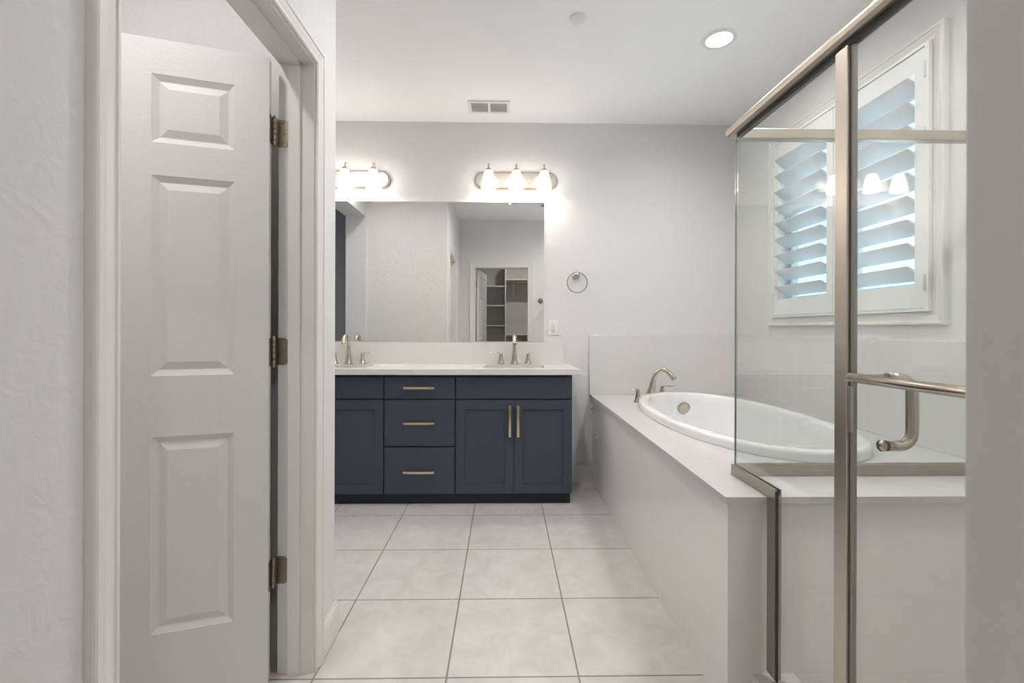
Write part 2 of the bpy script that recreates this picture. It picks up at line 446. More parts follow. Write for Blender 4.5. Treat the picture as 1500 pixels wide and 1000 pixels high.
# ------------------------------------------------------------------ six-panel doors
def six_panel(width, height, thick, M, flip=False):
    """door leaf in local x (0..width from the hinge), y depth 0..thick (front at 0), z 0..height"""
    bm = new_bm()
    s = 0.102; pw = (width - 2 * s - 0.10) / 2
    xs = [0, s, s + pw, s + pw + 0.10, width - s, width]
    zs = [0, 0.228, 0.848, 1.040, 1.672, 1.775, 1.990, height]
    pan_z = {(1, 2), (3, 4), (5, 6)}
    for side in (0, 1):
        d0 = 0.0 if side == 0 else thick
        sg = 1 if side == 0 else -1
        V = {}
        for i, x in enumerate(xs):
            for k, z in enumerate(zs): V[i, k] = bm.verts.new((x, d0, z))
        for i in range(5):
            for k in range(7):
                c = [V[i, k], V[i + 1, k], V[i + 1, k + 1], V[i, k + 1]]
                if i in (1, 3) and (k, k + 1) in pan_z:
                    prev = c
                    for ins, dep in ((0.002, 0.0015), (0.005, 0.0030), (0.018, 0.0100), (0.021, 0.0100), (0.044, 0.0022)):
                        x0, x1, z0, z1 = xs[i] + ins, xs[i + 1] - ins, zs[k] + ins, zs[k + 1] - ins
                        q = [bm.verts.new((a, d0 + sg * dep, e)) for a, e in ((x0, z0), (x1, z0), (x1, z1), (x0, z1))]
                        for e in range(4): bm.faces.new((prev[e], prev[(e + 1) % 4], q[(e + 1) % 4], q[e]))
                        prev = q
                    bm.faces.new(prev)
                else:
                    bm.faces.new(c)
        if side == 0: F = V
    for k in range(7):
        for i in (0, 5): bm.faces.new((F[i, k], F[i, k + 1], V[i, k + 1], V[i, k]))
    for i in range(5):
        for k in (0, 7): bm.faces.new((F[i, k], F[i + 1, k], V[i + 1, k], V[i, k]))
    for v in bm.verts: v.co = M @ v.co
    return bm

DA = math.radians(17.0)
# local +x runs from the hinge towards the camera-left; front face looks at the camera
MD = Matrix(((-math.cos(DA), -math.sin(DA), 0, -0.789), (-math.sin(DA), math.cos(DA), 0, 1.545), (0, 0, 1, 0.012), (0, 0, 0, 1)))
d1 = obj('door_1', six_panel(0.762, 2.10, 0.035, MD), MAT['door'])
d1['kind'] = 'structure'; d1['label'] = 'white six-panel door standing open into the toilet room'
for z in (1.880, 1.123, 0.363):
    bm = new_bm()
    px, py = -0.7915, 1.583
    for k in range(5):
        lathe(bm, [(0.0058, 0), (0.0064, 0.001), (0.0064, 0.0175), (0.0058, 0.0185)], T(px, py, z - 0.048 + k * 0.0192), n=12)
    lathe(bm, [(0.003, -0.054), (0.0045, -0.051), (0.0045, 0.051), (0.003, 0.054)], T(px, py, z), n=10)
    # leaf on the jamb, rounded corners
    t = bmesh.new(); r = 0.012
    poly = [(-0.789, z - 0.047), (-0.752 - r, z - 0.047)] + [(-0.752 - r + r * math.sin(a), z - 0.047 + r - r * math.cos(a)) for a in (PI / 6, PI / 3, PI / 2)]
    poly += [(-0.752 - r + r * math.cos(a), z + 0.047 - r + r * math.sin(a)) for a in (0.0001, PI / 6, PI / 3, PI / 2)] + [(-0.789, z + 0.047)]
    prism(t, poly, 'y', JY1 - 0.0025, JY1 + 0.0); merge(bm, t)
    # leaf on the door edge
    box(bm, -0.0025, 0.0, 0.004, 0.036, z - 0.059, z + 0.035, MD)
    h = obj('hinge', bm, MAT['hinge'], d1)
    bm = new_bm()
    for dx, dz in ((-0.770, 0.034), (-0.762, 0.0), (-0.770, -0.034)):
        lathe(bm, [(0.0032, 0), (0.0026, 0.001), (0, 0.0012)], T(dx, JY1 - 0.0025, z + dz) @ RX(PI / 2), n=10)
    obj('screw', bm, MAT['steel'], h)

# closet door, swung back into the closet (seen in the mirror)
MC = Matrix(((math.sin(math.radians(7)), -math.cos(math.radians(7)), 0, CX0 + 0.045), (-math.cos(math.radians(7)), -math.sin(math.radians(7)), 0, YFB - 0.012), (0, 0, 1, 0.012), (0, 0, 0, 1)))
d2 = obj('door_2', six_panel(0.745, 2.09, 0.035, MC), MAT['door'])
d2['kind'] = 'structure'; d2['label'] = 'white six-panel closet door standing open, seen in the mirror'
bm = new_bm()
lathe(bm, [(0.026, 0), (0.026, 0.006), (0.010, 0.010), (0.010, 0.028), (0.020, 0.034), (0.026, 0.045), (0.024, 0.055), (0.012, 0.061), (0, 0.062)], MC @ T(0.685, 0, 0.96) @ RX(PI / 2), n=20)
obj('door_knob', bm, MAT['steel'], d2)
for z in (1.87, 0.36):
    bm = new_bm(); lathe(bm, [(0.0065, -0.048), (0.0065, 0.048)], T(CX0 + 0.008, YFB - 0.008, z), n=12); box(bm, CX0, CX0 + 0.003, YFB, YFB + 0.036, z - 0.047, z + 0.047)
    obj('hinge', bm, MAT['hinge'], d2)

# ------------------------------------------------------------------ window
wcx = (WY0 + WY1) / 2
bm = new_bm()
casing(bm, WY0, WY1, WZ0, WZ1, lambda a, z, t: (XR - t, a, z), closed=True, prof=[(w * 1.03, t * 1.15) for w, t in CASING])
win = obj('window_1', bm, MAT['trim'])
win['kind'] = 'structure'; win['label'] = 'shuttered window above the bathtub'
bm = new_bm()
for a, b2, c, d in ((WY0, WY0 + 0.05, WZ0, WZ1), (WY1 - 0.05, WY1, WZ0, WZ1), (WY0 + 0.05, WY1 - 0.05, WZ0, WZ0 + 0.05), (WY0 + 0.05, WY1 - 0.05, WZ1 - 0.05, WZ1), (wcx - 0.025, wcx + 0.025, WZ0 + 0.05, WZ1 - 0.05)):
    box(bm, 1.945, 1.985, a, b2, c, d)
obj('window_frame', bm, MAT['trim'], win)
for a, b2 in ((WY0 + 0.05, wcx - 0.025), (wcx + 0.025, WY1 - 0.05)):
    bm = new_bm(); box(bm, 1.960, 1.966, a, b2, WZ0 + 0.05, WZ1 - 0.05); obj('window_pane', bm, MAT['window_glass'], win)

sh = thing('plantation_shutter', 'white plantation shutter with two louvered panels filling the window above the tub', 'shutter', (XR, wcx, WZ0))
SX0, SX1 = 1.834, 1.864
bm = new_bm()
FR = 0.020
for a, b2, c, d in ((WY0, WY0 + FR, WZ0, WZ1), (WY1 - FR, WY1, WZ0, WZ1), (WY0 + FR, WY1 - FR, WZ0, WZ0 + FR * 0.6), (WY0 + FR, WY1 - FR, WZ1 - FR * 0.6, WZ1)):
    box(bm, SX0 - 0.004, 1.90, a, b2, c, d)
obj('shutter_frame', bm, MAT['shutter'], sh)
PZ0, PZ1 = WZ0 + FR * 0.6 + 0.003, WZ1 - FR * 0.6 - 0.003
LZ0, LZ1 = 1.405, 2.352
TILT = math.radians(33)
for (a, b2, hs) in ((WY0 + FR + 0.002, wcx - 0.0015, 0), (wcx + 0.0015, WY1 - FR - 0.002, 1)):
    bm = new_bm(); ST = 0.050
    bbox(bm, SX0, SX1, a, a + ST, PZ0, PZ1, 0.0015); bbox(bm, SX0, SX1, b2 - ST, b2, PZ0, PZ1, 0.0015)
    bbox(bm, SX0 + 0.001, SX1 - 0.001, a + ST, b2 - ST, PZ0, LZ0, 0.0015); bbox(bm, SX0 + 0.001, SX1 - 0.001, a + ST, b2 - ST, LZ1, PZ1, 0.0015)
    pn = obj('shutter_panel', bm, MAT['shutter'], sh)
    n = 9; pitch = (LZ1 - LZ0) / n
    for k in range(n):
        zc = LZ0 + pitch * (k + 0.5)
        bm = new_bm()
        # elliptical blade section, room-side edge up
        sec = []
        for q in range(14):
            t = 2 * PI * q / 14
            u, w = 0.057 * math.cos(t), 0.0055 * math.sin(t)
            sec.append((1.849 + u * math.cos(TILT) + w * math.sin(TILT), zc - u * math.sin(TILT) + w * math.cos(TILT)))
        prism(bm, sec, 'y', a + ST + 0.002, b2 - ST - 0.002)
        for f in bm.faces: f.smooth = len(f.verts) == 4
        obj('louver', bm, MAT['louver'], pn)
    bm = new_bm()
    ty = b2 - ST - 0.012
    box(bm, 1.904, 1.912, ty - 0.008, ty + 0.008, LZ0 + 0.03, LZ1 - 0.03)
    obj('tilt_bar', bm, MAT['tilt'], pn)
    for z in (PZ0 + 0.11, PZ1 - 0.10, (PZ0 + PZ1) / 2 + 0.18):
        bm = new_bm(); hy = a - 0.004 if hs == 0 else b2 + 0.004
        lathe(bm, [(0.0045, -0.036), (0.0055, -0.034), (0.0055, 0.034), (0.0045, 0.036)], T(SX0 - 0.005, hy, z), n=10)
        obj('hinge', bm, MAT['vent'], pn)

# ------------------------------------------------------------------ vanity cabinets
FY, BY = 3.112, 3.132            # door fronts, carcass front
CT0, CT1 = 0.893, 0.930          # worktop
def bar_pull(bm, p0, p1, out=0.030, w=0.0078):
    """slim square bar pull with a slight bow and two posts; fixed to the plane y = FY"""
    p0, p1 = Vector(p0), Vector(p1)
    n = 10; d = (p1 - p0); t = d.normalized(); sd = Vector((0, -1, 0)); cr = t.cross(sd)
    rings = []
    for i in range(n + 1):
        s = i / n
        c = p0 + d * s + sd * (out - 0.006 * (2 * s - 1) ** 2)
        rings.append([bm.verts.new(c + sd * (w * a) + cr * (w * b3)) for a, b3 in ((-.6, -1), (.6, -1), (.6, 1), (-.6, 1))])
    for A, B in zip(rings, rings[1:]):
        for k in range(4): bm.faces.new((A[k], A[(k + 1) % 4], B[(k + 1) % 4], B[k]))
    bm.faces.new(rings[0]); bm.faces.new(rings[-1])
    for s in (0.1, 0.9):
        c = p0 + d * s
        tube(bm, [c, c + sd * (out - 0.005)], 0.0045, n=8)

def shaker_door(x0, x1, z0, z1):
    bm = new_bm(); st = 0.058; rl = 0.062
    bbox(bm, x0, x0 + st, FY, BY - 0.001, z0, z1, 0.0012); bbox(bm, x1 - st, x1, FY, BY - 0.001, z0, z1, 0.0012)
    bbox(bm, x0 + st, x1 - st, FY, BY - 0.001, z0, z0 + rl, 0.0012); bbox(bm, x0 + st, x1 - st, FY, BY - 0.001, z1 - rl, z1, 0.0012)
    box(bm, x0 + st - 0.002, x1 - st + 0.002, FY + 0.010, BY - 0.004, z0 + rl - 0.002, z1 - rl + 0.002)
    return bm

def cabinet(x0, x1, label, drawers):
    th = thing('drawer_cabinet' if drawers else 'sink_cabinet', label, 'cabinet', ((x0 + x1) / 2, 3.35, 0))
    bm = new_bm()
    box(bm, x0, x0 + 0.018, BY, YB - 0.002, 0.077, CT0); box(bm, x1 - 0.018, x1, BY, YB - 0.002, 0.077, CT0)
    box(bm, x0 + 0.018, x1 - 0.018, BY, YB - 0.002, 0.077, 0.095)
    box(bm, x0 + 0.018, x1 - 0.018, YB - 0.01, YB - 0.002, 0.095, CT0)
    box(bm, x0 + 0.018, x1 - 0.018, BY, BY + 0.018, 0.845, CT0); box(bm, x0 + 0.018, x1 - 0.018, BY, BY + 0.018, 0.70, 0.745)
    if drawers: box(bm, x0 + 0.018, x1 - 0.018, BY, BY + 0.018, 0.380, 0.42)
    else: box(bm, (x0 + x1) / 2 - 0.02, (x0 + x1) / 2 + 0.02, BY, BY + 0.018, 0.095, 0.70)
    obj('body', bm, MAT['navy'], th)
    bm = new_bm(); e = 0.008 if x1 > 0.4 else 0.0; box(bm, x0, x1 - e, 3.150, 3.166, 0.0, 0.077); box(bm, x1 - e - 0.016, x1 - e, 3.166, YB - 0.002, 0.0, 0.077)
    obj('toe_kick', bm, MAT['toe'], th)
    g = 0.005
    if drawers:
        for z0, z1, hz in ((0.728, 0.872, 0.802), (0.405, 0.717, 0.563), (0.079, 0.394, 0.232)):
            bm = new_bm(); bbox(bm, x0 + g, x1 - g, FY, BY - 0.001, z0, z1, 0.002); dr = obj('drawer', bm, MAT['navy'], th)
            bm = new_bm(); c = (x0 + x1) / 2; bar_pull(bm, (c - 0.105, FY, hz), (c + 0.105, FY, hz)); obj('handle', bm, MAT['champagne'], dr)
    else:
        bm = new_bm(); bbox(bm, x0 + g, x1 - 0.002, FY, BY - 0.001, 0.728, 0.872, 0.002); obj('false_front', bm, MAT['navy'], th)
        c = (x0 + x1) / 2
        for a, b2, hx in ((x0 + g, c - 0.002, c - 0.028), (c + 0.002, x1 - 0.002, c + 0.028)):
            dr = obj('door', shaker_door(a, b2, 0.079, 0.717), MAT['navy'], th)
            bm = new_bm(); bar_pull(bm, (hx, FY, 0.470), (hx, FY, 0.684)); obj('handle', bm, MAT['champagne'], dr)
    return th
cabinet(-0.329, 0.470, 'navy shaker sink cabinet with two full doors at the right end of the vanity', False)
cabinet(-0.814, -0.330, 'navy three-drawer cabinet in the middle of the vanity', True)
cabinet(-1.598, -0.815, 'navy sink cabinet left of the drawers, partly hidden by the near wall', False)

SINKS = (0.075, -1.19)
def rect_slab(bm, x0, x1, y0, y1, z0, z1, holes):
    xs = sorted({x0, x1} | {h[0] for h in holes} | {h[1] for h in holes}); ys = sorted({y0, y1} | {h[2] for h in holes} | {h[3] for h in holes})
    V = {}
    def v(i, j, k):
        if (i, j, k) not in V: V[i, j, k] = bm.verts.new((xs[i], ys[j], (z0, z1)[k]))
        return V[i, j, k]
    def solid(i, j):
        if i < 0 or j < 0 or i >= len(xs) - 1 or j >= len(ys) - 1: return False
        cx, cy = (xs[i] + xs[i + 1]) / 2, (ys[j] + ys[j + 1]) / 2
        return not any(h[0] < cx < h[1] and h[2] < cy < h[3] for h in holes)
    for i in range(len(xs) - 1):
        for j in range(len(ys) - 1):
            if not solid(i, j): continue
            for k in (0, 1): bm.faces.new((v(i, j, k), v(i + 1, j, k), v(i + 1, j + 1, k), v(i, j + 1, k)))
            for (di, dj, e) in ((-1, 0, ((i, j), (i, j + 1))), (1, 0, ((i + 1, j), (i + 1, j + 1))), (0, -1, ((i, j), (i + 1, j))), (0, 1, ((i, j + 1), (i + 1, j + 1)))):
                if not solid(i + di, j + dj):
                    (a, b2), (c, d) = e
                    bm.faces.new((v(a, b2, 0), v(c, d, 0), v(c, d, 1), v(a, b2, 1)))
SY0, SY1 = 3.205, 3.455
bm = new_bm()
rect_slab(bm, XA, 0.512, 3.068, YB, CT0, CT1, [(s - 0.215, s + 0.215, SY0, SY1) for s in SINKS])
eds = [e for e in bm.edges if all(abs(v.co.y - 3.068) < 1e-4 for v in e.verts) and abs(e.verts[0].co.z - e.verts[1].co.z) < 1e-4]
bmesh.ops.bevel(bm, geom=eds, offset=0.003, segments=2, affect='EDGES')
tag(obj('countertop', bm, MAT['quartz']), 'long white quartz countertop over the navy vanity cabinets', 'countertop')
bm = new_bm(); bbox(bm, XA, 0.470, YB - 0.020, YB, CT1, 1.098, 0.0015)
tag(obj('backsplash', bm, MAT['quartz']), 'low white quartz backsplash between vanity countertop and mirror', 'backsplash')

for i, s in enumerate(SINKS):
    th = thing('sink', ('white rectangular undermount sink under the right faucet' if i == 0 else 'white rectangular undermount sink under the left faucet, beside the near wall'), 'sink', (s, 3.33, 0.76), 'undermount vanity sinks')
    bm = new_bm()
    rings = []
    for dx, y0, y1, z in ((0.225, SY0 - 0.008, SY1 + 0.008, CT0 - 0.001), (0.218, SY0 - 0.002, SY1 + 0.002, CT0 - 0.003), (0.212, SY0 + 0.004, SY1 - 0.004, 0.80), (0.19, SY0 + 0.03, SY1 - 0.03, 0.772), (0.03, 3.30, 3.36, 0.764)):
        rings.append([bm.verts.new(p) for p in ((s - dx, y0, z), (s + dx, y0, z), (s + dx, y1, z), (s - dx, y1, z))])
    for A, B in zip(rings, rings[1:]):
        for k in range(4): bm.faces.new((A[k], A[(k + 1) % 4], B[(k + 1) % 4], B[k]))
    bm.faces.new(rings[-1])
    obj('basin', bm, MAT['porcelain'], th)
    bm = new_bm(); lathe(bm, [(0.028, 0), (0.028, 0.002), (0.018, 0.003), (0.016, 0.001), (0, 0.001)], T(s, 3.33, 0.7645)); obj('drain', bm, MAT['nickel'], th)

def faucet_handle(x, y, z, th, ang, h=0.088, L=0.088, s=1.0):
    """flared base and a flat wavy lever pointing along ang"""
    bm = new_bm()
    lathe(bm, [(0.0285 * s, 0), (0.0285 * s, 0.005), (0.0245 * s, 0.012), (0.0185 * s, 0.032), (0.0135 * s, 0.056), (0.0115 * s, 0.074), (0.0125 * s, h - 0.008), (0.011 * s, h), (0, h + 0.002)], T(x, y, z), n=16)
    hd = obj('handle', bm, MAT['nickel'], th)
    bm = new_bm(); c, sn = math.cos(ang), math.sin(ang)
    path = smooth_path([(x + c * q * L / 0.088, y + sn * q * L / 0.088, z + h + dz) for q, dz in ((-0.008, 0.000), (0.018, 0.003), (0.045, 0.003), (0.07, 0.001), (0.088, 0.006))], 5)
    tube(bm, path, lerp_list([0.009, 0.0085, 0.009, 0.010, 0.006], len(path)), n=10, flat=0.45, side=(0, 0, 1))
    obj('lever', bm, MAT['nickel'], hd)

def vanity_faucet(x, label):
    y, z = 3.495, CT1
    th = thing('vanity_faucet', label, 'faucet', (x, y, z), 'brushed nickel vanity faucets')
    bm = new_bm()
    lathe(bm, [(0.031, 0), (0.031, 0.006), (0.027, 0.014), (0.0215, 0.040), (0.0175, 0.075), (0.0165, 0.098), (0.0145, 0.102)], T(x, y, z), n=12)
    path = smooth_path([(x, y, z + 0.095), (x, y - 0.002, z + 0.150), (x, y - 0.020, z + 0.198), (x, y - 0.062, z + 0.217), (x, y - 0.100, z + 0.196), (x, y - 0.118, z + 0.160)], 6)
    tube(bm, path, lerp_list([0.0150, 0.0135, 0.0125, 0.0125, 0.0135, 0.0155], len(path)), n=14)
    obj('spout', bm, MAT['nickel'], th)
    faucet_handle(x - 0.104, y, z, th, PI)
    faucet_handle(x + 0.104, y, z, th, 0)
vanity_faucet(0.082, 'brushed nickel two-handle faucet over the right vanity sink')
vanity_faucet(-1.182, 'brushed nickel two-handle faucet over the left vanity sink, by the near wall')

# ------------------------------------------------------------------ mirror, vanity lights, wall fittings
bm = new_bm(); box(bm, -1.44, 0.314, YB - 0.006, YB - 0.0005, 1.104, 2.194)
mir = tag(obj('wall_mirror', bm, MAT['mirror']), 'large frameless mirror on the wall above the vanity backsplash', 'mirror')
for x in (0.045, -1.17):
    bm = new_bm(); bbox(bm, x - 0.008, x + 0.008, YB - 0.011, YB - 0.0062, 2.176, 2.206, 0.002); box(bm, x - 0.008, x + 0.008, YB - 0.0062, YB - 0.0003, 2.1945, 2.206)
    obj('mirror_clip', bm, MAT['plastic'], mir)

def vanity_light(cx, label):
    zc = 2.358
    th = thing('vanity_light', label, 'light fixture', (cx, YB, zc - 0.07), 'three-lamp vanity lights')
    bm = new_bm()
    R, hw = 0.070, 0.319
    def pill(r, w, y):
        o = []
        for k in range(17):
            a = -PI / 2 + PI * k / 16; o.append(bm.verts.new((cx + w - r + r * math.cos(a), y, zc + r * math.sin(a))))
        for k in range(17):
            a = PI / 2 + PI * k / 16; o.append(bm.verts.new((cx - w + r + r * math.cos(a), y, zc + r * math.sin(a))))
        return o
    L = [pill(R, hw, YB - 0.0005), pill(R, hw, YB - 0.012), pill(R - 0.003, hw - 0.003, YB - 0.020), pill(R - 0.010, hw - 0.010, YB - 0.026), pill(R - 0.014, hw - 0.014, YB - 0.027)]
    for A, B in zip(L, L[1:]):
        for k in range(34):
            f = bm.faces.new((A[k], A[(k + 1) % 34], B[(k + 1) % 34], B[k])); f.smooth = True
    bm.faces.new(L[0]); bm.faces.new(L[-1])
    for dx in (-0.106, 0.106):
        lathe(bm, [(0.006, 0), (0.006, 0.004), (0.003, 0.008), (0, 0.009)], T(cx + dx, YB - 0.027, zc - 0.002) @ RX(PI / 2), n=12)
    obj('backplate', bm, MAT['brushed'], th)
    for dx in (-0.212, 0.0, 0.212):
        x = cx + dx; y = YB - 0.105
        bm = new_bm()
        path = smooth_path([(x, YB - 0.026, zc + 0.010), (x, YB - 0.040, zc + 0.045), (x, YB - 0.062, zc + 0.085), (x, YB - 0.083, zc + 0.104), (x, YB - 0.100, zc + 0.097), (x, y, zc + 0.066)], 6)
        tube(bm, path, 0.0052, n=10)
        lathe(bm, [(0.011, 0), (0.011, 0.005), (0.006, 0.009)], T(x, YB - 0.026, zc + 0.010) @ RX(PI / 2), n=12)
        arm = obj('arm', bm, MAT['nickel'], th)
        bm = new_bm(); lathe(bm, [(0.006, 0.070), (0.010, 0.068), (0.020, 0.061), (0.0255, 0.051), (0.026, 0.045), (0, 0.045)], T(x, y, zc), n=20)
        obj('socket_cap', bm, MAT['nickel'], arm)
        bm = new_bm()
        lathe(bm, [(0.024, 0.048), (0.030, 0.040), (0.038, 0.014), (0.046, -0.020), (0.052, -0.056), (0.054, -0.082), (0.053, -0.092), (0.050, -0.092), (0.050, -0.080), (0.044, -0.020), (0.034, 0.020), (0.020, 0.044)], T(x, y, zc), n=28, cap=False)
        obj('glass_shade', bm, MAT['shade_glow'], arm)
        ld = bpy.data.lights.new('bulb_light', 'POINT'); ld.energy = BULB_W; ld.color = WARM; ld.shadow_soft_size = 0.022
        lo = bpy.data.objects.new('bulb_light', ld); COL.objects.link(lo); lo.parent = th; lo.location = Vector((x, y, zc - 0.072)) - WLOC[th.name]
vanity_light(0.092, 'brushed nickel three-shade vanity light, fully visible above the mirror')
vanity_light(-1.205, 'three-shade vanity light at far left, partly hidden by the near wall')

th = thing('towel_ring', 'brushed nickel towel ring on the wall right of the mirror', 'towel ring', (0.565, YB, 1.62))
bm = new_bm()
lathe(bm, [(0.031, 0), (0.031, 0.006), (0.026, 0.010), (0.016, 0.020), (0.012, 0.034), (0.014, 0.042), (0.020, 0.050), (0.020, 0.060), (0.015, 0.064), (0, 0.065)], T(0.565, YB, 1.622) @ RX(PI / 2), n=24)
obj('mount', bm, MAT['nickel'], th)
bm = new_bm(); n = 48
pts = [(0.568 + 0.078 * math.sin(2 * PI * k / n), YB - 0.052, 1.566 - 0.015 + 0.078 * math.cos(2 * PI * k / n) + 0.012) for k in range(n + 1)]
tube(bm, pts, 0.0042, n=8, caps=False); obj('ring', bm, MAT['steel'], th)

th = thing('wall_outlet', 'white duplex outlet on the back wall right of the mirror', 'outlet', (0.387, YB, 1.158))
bm = new_bm(); bbox(bm, 0.350, 0.424, YB - 0.006, YB - 0.0003, 1.158, 1.272, 0.002); obj('cover_plate', bm, MAT['plastic'], th)
for z in (1.194, 1.236):
    bm = new_bm(); bbox(bm, 0.370, 0.404, YB - 0.009, YB - 0.0055, z - 0.015, z + 0.015, 0.004, 3); so = obj('receptacle', bm, MAT['plastic'], th)
    bm = new_bm()
    box(bm, 0.380, 0.382, YB - 0.0096, YB - 0.0088, z - 0.002, z + 0.008); box(bm, 0.391, 0.393, YB - 0.0096, YB - 0.0088, z - 0.002, z + 0.008)
    lathe(bm, [(0.0028, 0), (0.0028, 0.0006)], T(0.387, YB - 0.009, z - 0.009) @ RX(PI / 2), n=10); obj('slots', bm, MAT['dark'], so)

# ------------------------------------------------------------------ tub surround, tub, tub faucet
ZD = 0.6905; DY0 = 1.383; DX0 = 0.680
TCX, TCY, TA, TBY, TN = 1.275, 2.575, 0.425, 0.845, 2.25
def sup(a, b2, t):
    c, s = math.cos(t), math.sin(t)
    return (TCX + a * math.copysign(abs(c) ** (2 / TN), c), TCY + b2 * math.copysign(abs(s) ** (2 / TN), s))
th = thing('tub_surround', 'white quartz tub surround with apron panel below the oval bathtub', 'tub surround', (TCX, 2.48, 0))
bm = new_bm(); N = 96
def rect_pt(t, x0, x1, y0, y1):
    x, y = sup(1.0, 2.0, t); dx, dy = x - TCX, y - TCY
    sc = min((x1 - TCX) / dx if dx > 1e-9 else 1e9, (x0 - TCX) / dx if dx < -1e-9 else 1e9, (y1 - TCY) / dy if dy > 1e-9 else 1e9, (y0 - TCY) / dy if dy < -1e-9 else 1e9)
    return [TCX + dx * sc, TCY + dy * sc]
ts = [2 * PI * k / N for k in range(N)]
outer = [rect_pt(t, DX0, XR - 0.002, DY0, YB - 0.002) for t in ts]
for cx, cy in ((DX0, DY0), (XR - 0.002, DY0), (XR - 0.002, YB - 0.002), (DX0, YB - 0.002)):
    k = min(range(N), key=lambda q: (outer[q][0] - cx) ** 2 + (outer[q][1] - cy) ** 2); outer[k] = [cx, cy]
inner = [sup(TA - 0.03, TBY - 0.03, t) for t in ts]
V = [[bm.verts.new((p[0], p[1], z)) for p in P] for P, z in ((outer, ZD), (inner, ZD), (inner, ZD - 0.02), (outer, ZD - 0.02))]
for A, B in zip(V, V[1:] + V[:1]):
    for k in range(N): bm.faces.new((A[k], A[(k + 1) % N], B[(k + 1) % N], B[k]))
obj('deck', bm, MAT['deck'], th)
bm = new_bm(); box(bm, 0.697, 0.717, DY0 + 0.02, YB - 0.002, 0, ZD - 0.02); obj('apron_panel', bm, MAT['apron'], th)
bm = new_bm(); box(bm, 0.717, XR - 0.002, DY0 + 0.02, DY0 + 0.04, 0, ZD - 0.02); obj('end_panel', bm, MAT['apron'], th)

bm = new_bm(); bbox(bm, 0.672, XR - 0.022, YB - 0.022, YB - 0.002, ZD + 0.0005, 1.157, 0.0015); tag(obj('tub_splash_panel', bm, MAT['splash']), 'pale quartz splash panel behind the tub faucet on the back wall', 'splash panel')
bm = new_bm(); bbox(bm, XR - 0.022, XR - 0.002, 1.62, YB - 0.002, ZD + 0.0005, 1.157, 0.0015); tag(obj('tub_splash_panel', bm, MAT['splash']), 'pale quartz splash panel along the tub under the window', 'splash panel')

th = thing('bathtub', 'white oval drop-in bathtub set in the quartz deck under the window', 'bathtub', (TCX, TCY, 0.2))
bm = new_bm(); N = 96; ts = [2 * PI * k / N for k in range(N)]
sec = [(0.0, ZD + 0.001), (-0.001, ZD + 0.030), (0.004, ZD + 0.040), (0.013, ZD + 0.0445), (0.055, ZD + 0.043), (0.066, ZD + 0.038), (0.073, ZD + 0.026), (0.078, ZD - 0.02), (0.092, ZD - 0.12), (0.110, ZD - 0.25), (0.135, ZD - 0.36), (0.165, ZD - 0.41), (0.205, ZD - 0.425), (0.30, ZD - 0.43)]
rings = []
for ins, z in sec:
    back = 1.0 + max(0, (ZD - z)) * 0.75      # near end slopes more
    ring = []
    for t in ts:
        x, y = sup(TA - ins, TBY - ins * (1.0 if math.sin(t) > 0 else back), t); ring.append(bm.verts.new((x, y, z)))
    rings.append(ring)
for A, B in zip(rings, rings[1:]):
    for k in range(N):
        f = bm.faces.new((A[k], A[(k + 1) % N], B[(k + 1) % N], B[k])); f.smooth = True
bm.faces.new(rings[-1])
obj('tub_shell', bm, MAT['acrylic'], th)
bm = new_bm()
oy = TCY + (TBY - 0.086)
lathe(bm, [(0.040, 0), (0.046, 0.004), (0.047, 0.012), (0.044, 0.017), (0.034, 0.020), (0.020, 0.018), (0, 0.018)], T(1.325, oy + 0.002, 0.625) @ RX(PI / 2 + 0.12), n=28)
obj('overflow_plate', bm, MAT['nickel'], th)
bm = new_bm(); lathe(bm, [(0.03, 0), (0.03, 0.003), (0.02, 0.004), (0, 0.004)], T(TCX, TCY + 0.35, ZD - 0.4295)); obj('drain', bm, MAT['nickel'], th)

th = thing('tub_faucet', 'brushed nickel tub faucet with high arched spout on the tub deck corner', 'faucet', (1.10, 3.34, ZD))
bm = new_bm()
bx, by = 1.085, 3.352; ux, uy = math.cos(math.radians(-28)), math.sin(math.radians(-28))
path = smooth_path([(bx + ux * q, by + uy * q, ZD + h) for q, h in ((-0.012, 0.0), (-0.002, 0.035), (0.012, 0.090), (0.024, 0.150), (0.045, 0.195), (0.080, 0.217), (0.118, 0.207), (0.150, 0.175), (0.170, 0.150))], 6)
tube(bm, path, lerp_list([0.036, 0.030, 0.023, 0.018, 0.016, 0.016, 0.017, 0.019, 0.021], len(path)), n=16)
lathe(bm, [(0.042, 0), (0.042, 0.004), (0.036, 0.008)], T(bx - 0.008, by, ZD), n=20)
obj('spout', bm, MAT['nickel'], th)
faucet_handle(0.945, 3.19, ZD, th, math.radians(215), s=1.05, L=0.05)
faucet_handle(1.215, 3.475, ZD, th, math.radians(-4), s=1.0, h=0.075, L=0.085)

for (y, z, s, lab) in ((3.515, 0.588, 1.0, 'small chrome hook on the tub apron, nearest the back wall'), (3.42, 0.578, 1.0, 'small chrome hook on the tub apron, second from the back wall'), (3.36, 0.40, 0.55, 'tiny chrome hook low on the tub apron')):
    bm = new_bm(); x = 0.697
    bbox(bm, x - 0.005 * s, x + 0.0002, y - 0.012 * s, y + 0.012 * s, z, z + 0.045 * s, 0.002)
    tube(bm, smooth_path([(x - 0.004, y, z + 0.012 * s), (x - 0.010 * s, y, z - 0.006 * s), (x - 0.020 * s, y, z - 0.008 * s), (x - 0.026 * s, y, z + 0.006 * s)], 4), 0.005 * s, n=8)
    tag(obj('chrome_hook', bm, MAT['chrome']), lab, 'hook')

